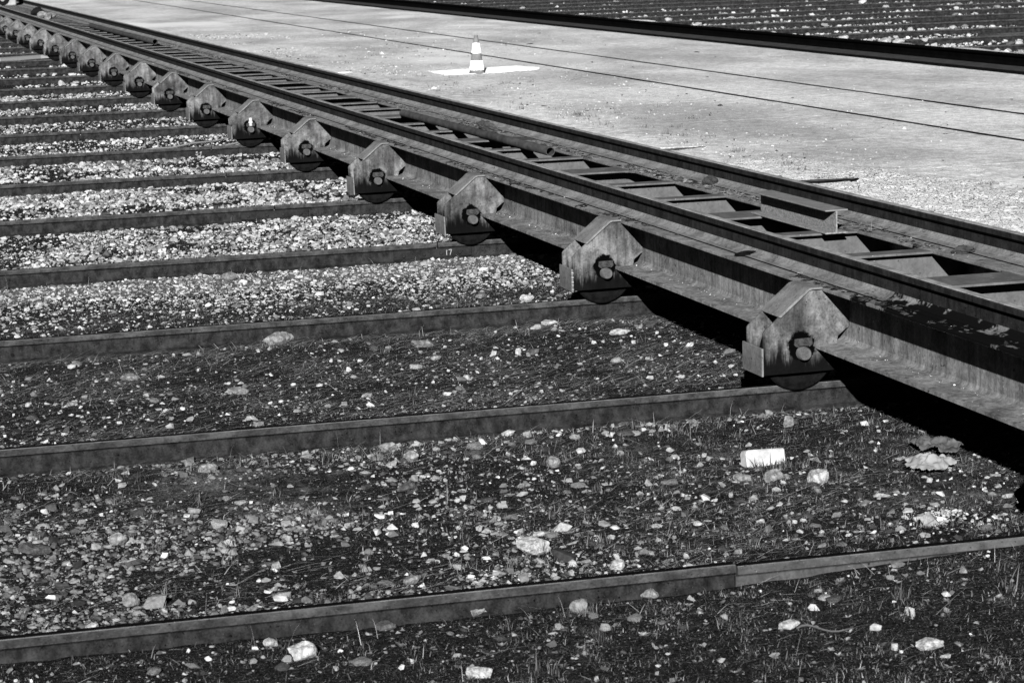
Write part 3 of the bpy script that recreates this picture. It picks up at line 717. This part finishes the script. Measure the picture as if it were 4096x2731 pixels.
# medium stones: shared meshes
base_me = []
for k in range(10):
    o = lump('stone', (0, 0, 0), (1, .85, .6), M['rock_grey'], None, None, seed=300+k, sub=3, ang=.5); me = o.data; bpy.data.objects.remove(o)
    ms = []
    for mt in TM:
        m2 = me.copy(); m2.materials.clear(); m2.materials.append(mt); ms.append(m2)
    base_me.append(ms)
BAYN = {-2: 'below the nearest rail', -1: 'between the nearest and second rails', 0: 'between the second and third rails', 1: 'between the third and fourth rails', 2: 'between the fourth and fifth rails', 3: 'between the fifth and sixth rails', 4: 'between the sixth and seventh rails', 5: 'between the seventh and eighth rails', 6: 'between the eighth and ninth rails', 7: 'between the ninth and tenth rails'}
SPEC = {-2: (26, .04, .11), -1: (55, .04, .12), 0: (44, .04, .11), 1: (34, .045, .12), 2: (22, .05, .10), 3: (16, .06, .12), 4: (16, .06, .12), 5: (14, .06, .13), 6: (9, .06, .12), 7: (10, .07, .15), 8: (6, .08, .16), 9: (5, .08, .18), 10: (4, .08, .2), 11: (4, .08, .2)}
rs = random.Random(21)
for b, (cnt, s0, s1) in SPEC.items():
    done = 0
    while done < cnt:
        y = rs.uniform(4*b+.2, 4*b+3.95); x = rs.uniform(-5.6, .4)
        if not in_view(np.float64(x), np.float64(y), -.05) or (b == -2 and y < -5.5): continue
        if b > 6: x = rs.uniform(-5.3+(y+4)*.0747, .6)
        if rs.random() < .3: y = 4*b+3.9-abs(rs.gauss(0, .12))       # many lie along the rail foot
        if b == -2 and rs.random() < .3: y = -4.15-rs.random()*.15
        s = s0+(s1-s0)*rs.random()**1.6; tn = rs.choices((0, 1, 2), (.38, .42, .2))[0]
        o = link('stone', rs.choice(base_me)[tn], None, (x, y, float(hgt(x, y))+s*.06))
        o.scale = (s, s, s*rs.uniform(.7, 1.15)); o.rotation_euler = (rs.uniform(-.3, .3), rs.uniform(-.3, .3), rs.uniform(0, 6.28))
        pos = (x-(-5.3+(y+4.05)*.0747))/max(.5, min(.3, -1.36+(y+5.57)*.5207)-(-5.3+(y+4.05)*.0747))
        side = 'at far left' if pos < .2 else 'left of centre' if pos < .42 else 'near the middle' if pos < .62 else 'right of centre' if pos < .82 else 'by the wheels'
        tag(o, '%s %s stone %s, %s, %s' % ('small' if s < .05 else 'middling' if s < .07 else 'larger', ('grey', 'white', 'dark')[tn], BAYN.get(b, 'among the distant ground rails'), side, 'mid strip' if .9 < (y-.075) % 4 < 3.1 else 'by the upper rail' if (y-.075) % 4 >= 3.1 else 'by the lower rail'), 'stone', 'stones lying between the ground rails'); done += 1
# white stones beyond the long rail
for i in range(46):
    y = rs.uniform(37, 88); xr = -1.36+(y+5.57)*.5207; x = rs.uniform(18.8, max(20, xr+1)); s = rs.uniform(.10, .34)
    if rs.random() < .4: y = 4*round(y/4)-rs.uniform(.15, .7)
    o = link('stone', rs.choice(base_me)[rs.choices((0, 1), (.3, .7))[0]], None, (x, y, float(hgt(x, y))+s*.18)); o.scale = (s, s, s*1.1); o.rotation_euler = (0, 0, rs.uniform(0, 6))
    tag(o, '%s stone behind the long black rail, %s far rail, %s' % ('big pale' if s > .22 else 'small pale', 'before the '+ORD[max(0, min(18, int(y/4)-8))], 'near the concrete' if x < 21 else 'far out' if x > 26 else 'midway out'), 'stone', 'stones beyond the long black rail')
for i, (x, y, s) in enumerate(((18.2, 38.9, .40), (18.6, 39.0, .34), (17.9, 39.2, .30), (19.3, 39.1, .22), (20.0, 36.1, .28))):
    o = link('stone', base_me[i][1 if i < 4 else 2], None, (x, y, -.18)); o.scale = (s, s, s*.9)
    tag(o, ['brightest white rock just behind the long black rail', 'tall white rock beside the brightest one behind the long rail', 'low white rock left of the brightest one behind the long rail', 'small white rock right of the bright group behind the long rail', 'dark tufted rock on the concrete right behind the long black rail'][i], 'stone', 'stones beyond the long black rail')

# ------------------------------------------------------------------ gravel, grass, straw as stuff
def hull(seed, n=11, flat=.7):
    r = random.Random(seed); bm = bmesh.new()
    for _ in range(n):
        v = Vector((r.gauss(0, 1), r.gauss(0, 1), r.gauss(0, 1))).normalized()*r.uniform(.85, 1.05); bm.verts.new((v.x, v.y*.85, v.z*flat))
    res = bmesh.ops.convex_hull(bm, input=bm.verts); bmesh.ops.delete(bm, geom=[e for e in res['geom_interior'] if isinstance(e, bmesh.types.BMVert)], context='VERTS')
    bmesh.ops.triangulate(bm, faces=bm.faces); bmesh.ops.recalc_face_normals(bm, faces=bm.faces)
    bm.verts.index_update(); V = np.array([v.co[:] for v in bm.verts]); F = np.array([[v.index for v in f.verts] for f in bm.faces]); bm.free(); return V, F
HULLS = [hull(500+i, 9+i % 4, .55+.05*(i % 5)) for i in range(18)]
def scatter(name, x, y, z, s, tone, mat, hulls=HULLS, lim=.5):
    n = len(x); rng = RNG; Vs = []; Fs = []; Ts = []; off = 0; which = rng.integers(0, len(hulls), n)
    for h, (V, F) in enumerate(hulls):
        i = np.where(which == h)[0]
        if not len(i): continue
        a = rng.uniform(0, 6.283, len(i)); t = rng.normal(0, lim*.6, len(i)); p = rng.normal(0, lim*.6, len(i))
        ca, sa, ct, st, cp, sp = np.cos(a), np.sin(a), np.cos(t), np.sin(t), np.cos(p), np.sin(p)
        Q = V[None]*(s[i][:, None, None]*rng.uniform(.75, 1.25, (len(i), 1, 3)))
        X, Yv, Z = Q[..., 0], Q[..., 1], Q[..., 2]
        Y2 = Yv*ct[:, None]-Z*st[:, None]; Z2 = Yv*st[:, None]+Z*ct[:, None]
        X3 = X*cp[:, None]+Z2*sp[:, None]; Z3 = -X*sp[:, None]+Z2*cp[:, None]
        X4 = X3*ca[:, None]-Y2*sa[:, None]; Y4 = X3*sa[:, None]+Y2*ca[:, None]
        W = np.stack([X4+x[i][:, None], Y4+y[i][:, None], Z3+z[i][:, None]], -1).reshape(-1, 3)
        nv = len(V); ff = (F[None]+(np.arange(len(i))*nv)[:, None, None]).reshape(-1, 3)+off
        Vs.append(W); Fs.append(ff); Ts.append(np.repeat(tone[i], nv)); off += len(W)
    return fastmesh(name, np.concatenate(Vs), np.concatenate(Fs), mat, np.concatenate(Ts))
def pts_in(b, dens, m=.5, xr=.9):
    ya, yb = 4*b+.14, 4*b+4.01
    if b == -2: ya, yb = -6.1, 4*b+4.01
    A = (yb-ya)*(xr+6.4); n = int(A*dens); x = RNG.uniform(-6.4, xr, n); y = RNG.uniform(ya, yb, n)
    k = in_view(x, y, m); return x[k], y[k]
#        density, mean radius, sigma, tone lo, tone hi
GR = {-2: (300, .0075, .5, .05, .34), -1: (1900, .0090, .62, .04, .40), 0: (380, .0058, .6, .06, .42), 1: (1000, .0110, .5, .06, .60), 2: (800, .0125, .55, .05, .65),
      3: (780, .0175, .55, .04, .62), 4: (720, .0185, .55, .04, .62), 5: (420, .016, .5, .08, .72), 6: (180, .015, .5, .1, .7), 7: (260, .018, .55, .1, .7), 8: (230, .02, .55, .1, .7)}
for b, (dn, r, sg, t0, t1) in GR.items():
    x, y = pts_in(b, dn); yb = (y-.075) % 4
    nz = fbm(x*1.3, y*1.1, 60+b, 4); pr = np.ones(len(x))
    if b == -2: pr = .25+.75*sstep(-.1, .3, nz)+.5*sstep(-4.5, -4.15, y)
    if b == -1: pr = (.16+.84*sstep(-1.7, -3.3, x+nz))*(.15+.85*sstep(-.25, .15, nz))*(.35+.65*sstep(3.9, 2.2, yb))+.5*sstep(3.75, 3.95, yb)
    if b == 0: pr = .3+.7*sstep(-.1, .4, nz)
    if b == 1: pr = .15+.95*sstep(1.6, 2.9, yb+nz*.8)
    if b == 2: pr = .15+.85*sstep(-.15, .15, nz+.06*(x+2))
    if b in (3, 4): pr = .10+.90*sstep(-.16, .14, nz)
    if b >= 5: pr = .2+.8*sstep(-.05, .2, nz)+.4*sstep(3.5, 3.9, yb)
    k = RNG.random(len(x)) < pr; x, y = x[k], y[k]
    s = r*np.exp(RNG.normal(0, sg, len(x))); s = np.clip(s, .004, .05)
    tone = t0+(t1-t0)*RNG.random(len(x))**1.2
    if b == -1: tone = tone*np.where(x < -3.2, .75, 1.)+np.where(RNG.random(len(x)) < .05, .3, 0)
    if b <= 0: s = np.where(RNG.random(len(x)) < .02, s*1.9, s)
    o = link('gravel', scatter('gravel', x, y, hgt(x, y)+s*(.25 if b > 1 else .02), s, tone, M['stone'])); tag(o, {-2: 'sparse pale pebbles in the moss below the nearest rail', -1: 'dark rounded pebbles between the nearest and second rails', 0: 'scattered grit on straw between the second and third rails', 1: 'pale gravel along the fourth rail', 2: 'mixed gravel between the fourth and fifth rails', 3: 'dense white ballast between the fifth and sixth rails', 4: 'dense white ballast between the sixth and seventh rails'}.get(b, 'white ballast between distant ground rails'), None, None, 'stuff')
for b, dn in {-2: 20, -1: 30, 0: 34, 1: 40, 2: 50, 3: 60, 4: 60, 5: 55, 6: 40}.items():
    x, y = pts_in(b, dn); yb = (y-.075) % 4; k = RNG.random(len(x)) < .45+.55*sstep(-.1, .3, fbm(x*.9, y*1.4, 200+b, 3))+.5*sstep(3.6, 3.9, yb); x, y = x[k], y[k]
    s = np.clip(.0165*np.exp(RNG.normal(0, .42, len(x))), .008, .038)*(1+.05*max(b, 0))
    tag(link('pebbles', scatter('pebbles', x, y, hgt(x, y)+s*.18, s, RNG.uniform(.12, .68, len(x)), M['stone'])), 'pale pebbles lying loose %s' % BAYN.get(b, 'between ground rails'), None, None, 'stuff')
n = 17000; x = RNG.uniform(.9, 4.7, n); y = RNG.uniform(-6, 34, n); s = .014*np.exp(RNG.normal(0, .5, n)); k = fbm(x*1.1, y, 401) > -.2; x, y, s = x[k], y[k], s[k]
tag(link('gravel', scatter('gravel', x, y, hgt(x, y)+s*.2, s, RNG.uniform(.06, .6, len(x)), M['stone'])), 'gravel in the gap between the transfer table and the concrete apron', None, None, 'stuff')
# distant gravel
X = []; Y = []
for b in range(9, 19):
    n = 520; y = RNG.uniform(4*b+.2, 4*b+3.9, n); x = RNG.uniform(-3, .8, n); k = (x > -5.8+(y+4)*.0747) & (fbm(x, y, 5) > -.1); X.append(x[k]); Y.append(y[k])
x = np.concatenate(X); y = np.concatenate(Y); s = .022*np.exp(RNG.normal(0, .5, len(x)))
tag(link('gravel', scatter('gravel', x, y, hgt(x, y)+s*.3, s, RNG.uniform(.25, .7, len(x)), M['stone'])), 'thin white gravel among the most distant rails at left', None, None, 'stuff')
n = 42000; y = RNG.uniform(33, 98, n); x = RNG.uniform(18.5, 38, n); k = (x < (y+5.57)*.5207+1) & (fbm(x*.5, y*.7, 77) > -.05-.2*(x < 21)); x, y = x[k], y[k]; s = .028*np.exp(RNG.normal(0, .55, len(x)))
tag(link('gravel', scatter('gravel', x, y, hgt(x, y)+s*.3, s, RNG.uniform(.2, .7, len(x)), M['stone'])), 'pale gravel between the rails beyond the long black rail', None, None, 'stuff')
# white crumbs cluster in the grass
n = 210; x = RNG.normal(-.44, .085, n); y = RNG.normal(-2.83, .09, n)+.5*(x+.44); s = .0075*np.exp(RNG.normal(0, .5, n))
tag(link('crumbs', scatter('crumbs', x, y, hgt(x, y)+s*.2, s, RNG.uniform(.25, .75, n), M['stone'])), 'patch of small white crumbs in dark grass at right', None, None, 'stuff')
# small rubble on the concrete
n = 5200; x = 5+RNG.exponential(2.2, n); y = RNG.uniform(5, 60, n); k = (x < 15) & (fbm(x*.6, y*.4, 33) > -.05); x, y = x[k], y[k]; s = .0065*np.exp(RNG.normal(0, .5, len(x)))*(1+y*.02)
tag(link('grit', scatter('grit', x, y, np.full(len(x), CZ+.004), s, np.where(RNG.random(len(x)) < .25, .05, .6), M['stone'])), 'fine pale grit scattered over the concrete apron', None, None, 'stuff')
n = 46; x = 5+RNG.random(n)*9.5; y = RNG.uniform(12, 52, n); s = .030*np.exp(RNG.normal(0, .5, n))
tag(link('dark_scraps', scatter('dark_scraps', x, y, np.full(n, CZ+.006), s, np.full(n, .03), M['stone'], [(V*np.array([1.3, .8, .25]), F) for V, F in HULLS[:6]], .1)), 'small dark scraps scattered over the concrete apron', None, None, 'stuff')
# grit and flakes on the transfer table
n = 1500; y = RNG.uniform(-8, 50, n); x = .245-np.abs(RNG.normal(0, .035, n)); k = (x > .07) & (fbm(x*0, y*.9, 81) > -.15); x, y = x[k], y[k]; s = np.clip(.003*np.exp(RNG.normal(0, .6, len(x))), 0, .009)
ph = (y+.0) % 4; k = (ph > .24) & (ph < 3.92); x, y, s = x[k], y[k], s[k]
tag(link('grit', scatter('grit', x, y, .0615+s*.5, s, RNG.uniform(.4, .8, len(x)), M['stone'])), 'line of white grit on the lower flange of the transfer table', None, None, 'stuff')
def flat_flakes(n, xa, xb, ya, yb, z, s, name, label, tone=(.1, .6), seed=1):
    x = RNG.uniform(xa, xb, n); y = RNG.uniform(ya, yb, n); k = fbm(x*4, y*1.4, seed) > 0; x, y = x[k], y[k]
    ss = np.clip(s*np.exp(RNG.normal(0, .5, len(x))), 0, s*2); H = [(V*np.array([1, 1.6, .22]), F) for V, F in HULLS[:8]]
    o = link(name, scatter(name, x, y, np.full(len(x), z)+ss*.1, ss, RNG.uniform(*tone, len(x)), M['stone'], H, .25)); return tag(o, label, None, None, 'stuff')
flat_flakes(2400, .115, .245, -4, 30, .4195, .017, 'rust_flakes', 'curled dark rust flakes on the near top flange', (.015, .12), 5)
flat_flakes(7000, 1.47, 1.70, -4, 40, .4195, .016, 'rust_flakes', 'dark litter and flakes on the far top flange', (.02, .30), 6)
flat_flakes(260, .115, .245, -4, 60, .420, .006, 'white_chips', 'small white chips on the near top flange', (.6, .85), 8)
flat_flakes(300, 1.47, 1.70, -4, 70, .420, .007, 'white_chips', 'small white chips on the far top flange', (.5, .8), 9)

def blades(name, x, y, z, L, W, lean, az, tone, mat, bend=.5):
    """each blade: 5 verts, 3 triangles"""
    n = len(x); dx, dy = np.cos(az), np.sin(az); px, py = -dy, dx; ff = RNG.uniform(-1, 1, n); px = px*np.cos(ff)-py*np.sin(ff)*0; 
    l1 = L*.55; l2 = L*.45; h1 = np.cos(lean)*l1; r1 = np.sin(lean)*l1; le2 = np.clip(lean+bend*RNG.uniform(.2, 1, n), 0, 1.62); h2 = h1+np.cos(le2)*l2; r2 = r1+np.sin(le2)*l2
    hw = W/2; P = np.zeros((n, 5, 3))
    P[:, 0] = np.stack([x-px*hw, y-py*hw, z], 1); P[:, 1] = np.stack([x+px*hw, y+py*hw, z], 1)
    P[:, 2] = np.stack([x+dx*r1+px*hw*.8, y+dy*r1+py*hw*.8, z+h1], 1); P[:, 3] = np.stack([x+dx*r1-px*hw*.8, y+dy*r1-py*hw*.8, z+h1], 1)
    P[:, 4] = np.stack([x+dx*r2, y+dy*r2, z+h2], 1)
    base = (np.arange(n)*5)[:, None]; F = np.concatenate([base+np.array([[0, 1, 2]]), base+np.array([[0, 2, 3]]), base+np.array([[3, 2, 4]])])
    return link(name, fastmesh(name, P.reshape(-1, 3), F, mat, np.repeat(tone, 5)))
GS = {-2: (9500, .020, .0032), -1: (8500, .021, .0034), 0: (2200, .018, .0032), 1: (3500, .024, .0026), 2: (1500, .03, .003), 3: (450, .03, .004), 4: (450, .03, .004), 5: (1400, .035, .004), 6: (2200, .035, .005), 7: (700, .04, .006), 8: (700, .04, .006)}
for b, (dn, L0, W0) in GS.items():
    x, y = pts_in(b, dn, .25, .6); yb = (y-.075) % 4
    nz = fbm(x*1.5, y*1.3, 90+b, 4); n2 = fbm(x*9, y*9, 95+b, 3)
    if b == -2: pr = .45+.55*sstep(-4.3, -2.6, x)
    elif b == -1: pr = (.12+.88*sstep(-3.4, -1.9, x+nz*1.5))*(.5+.5*sstep(-.1, .25, n2))+.5*sstep(1.8, 2.9, yb)*sstep(-.2, .2, nz)
    elif b == 0: pr = .25+.6*sstep(-.1, .3, n2)
    elif b == 1: pr = 1-.9*sstep(1.4, 2.9, yb+nz*.8)
    elif b in (3, 4): pr = sstep(-.1, -.4, nz)
    else: pr = .2+.8*sstep(.05, .3, nz)
    k = RNG.random(len(x)) < pr*(.12+.88*sstep(-.12, .18, n2)); x, y, n2 = x[k], y[k], n2[k]; n = len(x)
    L = L0*np.exp(RNG.normal(0, .45, n)); lean = np.clip(np.abs(RNG.normal(1.0, .45, n)), 0, 1.52); tone = np.clip(RNG.beta(.55, 2.1, n)*(1+.8*nz[k])+.12*n2, 0, 1)
    tag(blades('grass', x, y, hgt(x, y)-.002, L, W0*RNG.uniform(.6, 1.4, n), lean, RNG.uniform(0, 6.283, n), tone, M['grass']), {-2: 'dense short moss and grass below the nearest rail', -1: 'dark grass between the nearest and second rails'}.get(b, 'patchy dark grass %s' % BAYN.get(b, 'between distant ground rails')), None, None, 'stuff')
# coarse tufts
tx, ty = [], []
rt = random.Random(5)
cent = [(rt.uniform(-4.5, .3), rt.uniform(-3.6, -.1)) for _ in range(60)]+[(rt.uniform(-4.5, .2), rt.uniform(-5.4, -4.1)) for _ in range(20)]+[(-.86+.05*i, -1.42-.03*(i % 3)) for i in range(7)]+[(rt.uniform(-4.3, .2), rt.uniform(.2, 6)) for _ in range(26)]
for cx, cy in cent:
    m = rt.randint(12, 34)
    for _ in range(m): tx.append(cx+rt.gauss(0, .022)); ty.append(cy+rt.gauss(0, .022))
tx, ty = np.array(tx), np.array(ty); n = len(tx)
tag(blades('grass_tufts', tx, ty, hgt(tx, ty), .05*np.exp(RNG.normal(0, .35, n)), .0045*RNG.uniform(.7, 1.3, n), np.abs(RNG.normal(.5, .35, n)), RNG.uniform(0, 6.28, n), RNG.beta(1.2, 3.5, n), M['grass']), 'coarse dark grass tufts scattered between the nearest rails', None, None, 'stuff')
# little broad leaved rosettes in the lower part of the picture
VL = []; FL = []; TL = []; o_ = 0
for i in range(430):
    if i < 250: cx, cy = rt.uniform(-5.3, .3), rt.uniform(-5.7, -4.1)
    else: cx, cy = rt.uniform(-4.9, .3), rt.uniform(-3.7, .0)
    if not in_view(np.float64(cx), np.float64(cy), .1): continue
    cz = float(hgt(cx, cy)); L = rt.uniform(.010, .028); t0 = rt.betavariate(1.2, 2.5)
    for j in range(rt.randint(5, 11)):
        a = rt.uniform(0, 6.28); e = rt.uniform(.1, .9); l = L*rt.uniform(.6, 1.3); wd = l*rt.uniform(.22, .42); ca, sa = math.cos(a), math.sin(a)
        def Q(u, v, h): return (cx+ca*u-sa*v, cy+sa*u+ca*v, cz+.003+h)
        VL += [Q(.1*l, 0, 0), Q(.55*l, wd, l*e*.5), Q(l, 0, l*e*.7), Q(.55*l, -wd, l*e*.5)]; FL.append([o_, o_+1, o_+2, o_+3]); TL += [min(1, t0+rt.uniform(0, .25))]*4; o_ += 4
tag(link('leaf_rosettes', fastmesh('leaf_rosettes', np.array(VL), np.array(FL), M['grass'], np.array(TL))), 'tiny broad leaved weeds in the grass near the camera', None, None, 'stuff')
cc = [(5.0+rt.expovariate(1.1), rt.uniform(10, 46)) for _ in range(70)]; wx, wy = [], []
for cx, cy in cc:
    for _ in range(rt.randint(8, 30)): wx.append(cx+rt.gauss(0, .07)); wy.append(cy+rt.gauss(0, .05))
wx, wy = np.array(wx), np.array(wy); n = len(wx)
tag(blades('weed_tufts', wx, wy, np.full(n, CZ), .05*np.exp(RNG.normal(0, .4, n)), .006*RNG.uniform(.7, 1.3, n), np.abs(RNG.normal(.5, .35, n)), RNG.uniform(0, 6.28, n), RNG.beta(.9, 2.5, n), M['grass']), 'little weed tufts growing along the edge of the concrete apron', None, None, 'stuff')
# straw: long, lying nearly flat, mostly along the rails
ST = {-2: 200, -1: 700, 0: 1900, 1: 1400, 2: 260, 3: 60, 4: 60, 5: 160, 6: 160}
for b, dn in ST.items():
    x, y = pts_in(b, dn, .3, .7); yb = (y-.075) % 4; nz = fbm(x*1.2, y*2.2, 120+b, 4)
    pr = .25+.75*sstep(-.2, .25, nz)+(1.6*sstep(3.55, 3.9, yb) if b in (0, -1) else 0)
    if b == 1: pr = pr*sstep(2.6, 1.6, yb)
    k = RNG.random(len(x)) < pr*.7; x, y = x[k], y[k]; n = len(x)
    L = .058*np.exp(RNG.normal(0, .6, n)); az = np.where(RNG.random(n) < .7, RNG.normal(-.1, .35, n), RNG.uniform(0, 6.28, n))
    o = blades('straw', x, y, hgt(x, y)+.006+.006*RNG.random(n), L, .0021*RNG.uniform(.6, 1.7, n), RNG.normal(1.42, .12, n).clip(.9, 1.56), az, RNG.beta(.7, 1.3, n), M['straw'], .12)
    tag(o, 'dry straw lying flat %s' % BAYN.get(b, 'between ground rails'), None, None, 'stuff')
n = 5200; x = RNG.uniform(1.47, 1.74, n); y = RNG.uniform(-5, 24, n); k = fbm(x*3, y*1.1, 310) > -.05; x, y = x[k], y[k]; n = len(x)
tag(blades('straw_litter', x, y, .424+.008*RNG.random(n), .05*np.exp(RNG.normal(0, .5, n)), .0024*RNG.uniform(.6, 1.6, n), RNG.normal(1.42, .12, n).clip(.9, 1.56), RNG.uniform(0, 6.28, n), RNG.beta(.8, 2.2, n), M['straw'], .15), 'dry straw litter matted on the far top flange', None, None, 'stuff')
# a few tall dry stalks by the rail feet
n = 150; x = RNG.uniform(-4.6, -.1, n); c = RNG.integers(0, 4, n); y = 4*(c-1)-.06-np.abs(RNG.normal(0, .08, n)); y = np.where(RNG.random(n) < .3, y-RNG.random(n), y)
tag(blades('dry_stalks', x, y, hgt(x, y), RNG.uniform(.06, .15, n), np.full(n, .0018), np.abs(RNG.normal(.7, .4, n)), RNG.uniform(0, 6.28, n), RNG.uniform(.3, 1, n), M['straw'], .4), 'thin dry stalks rising along the rail feet', None, None, 'stuff')
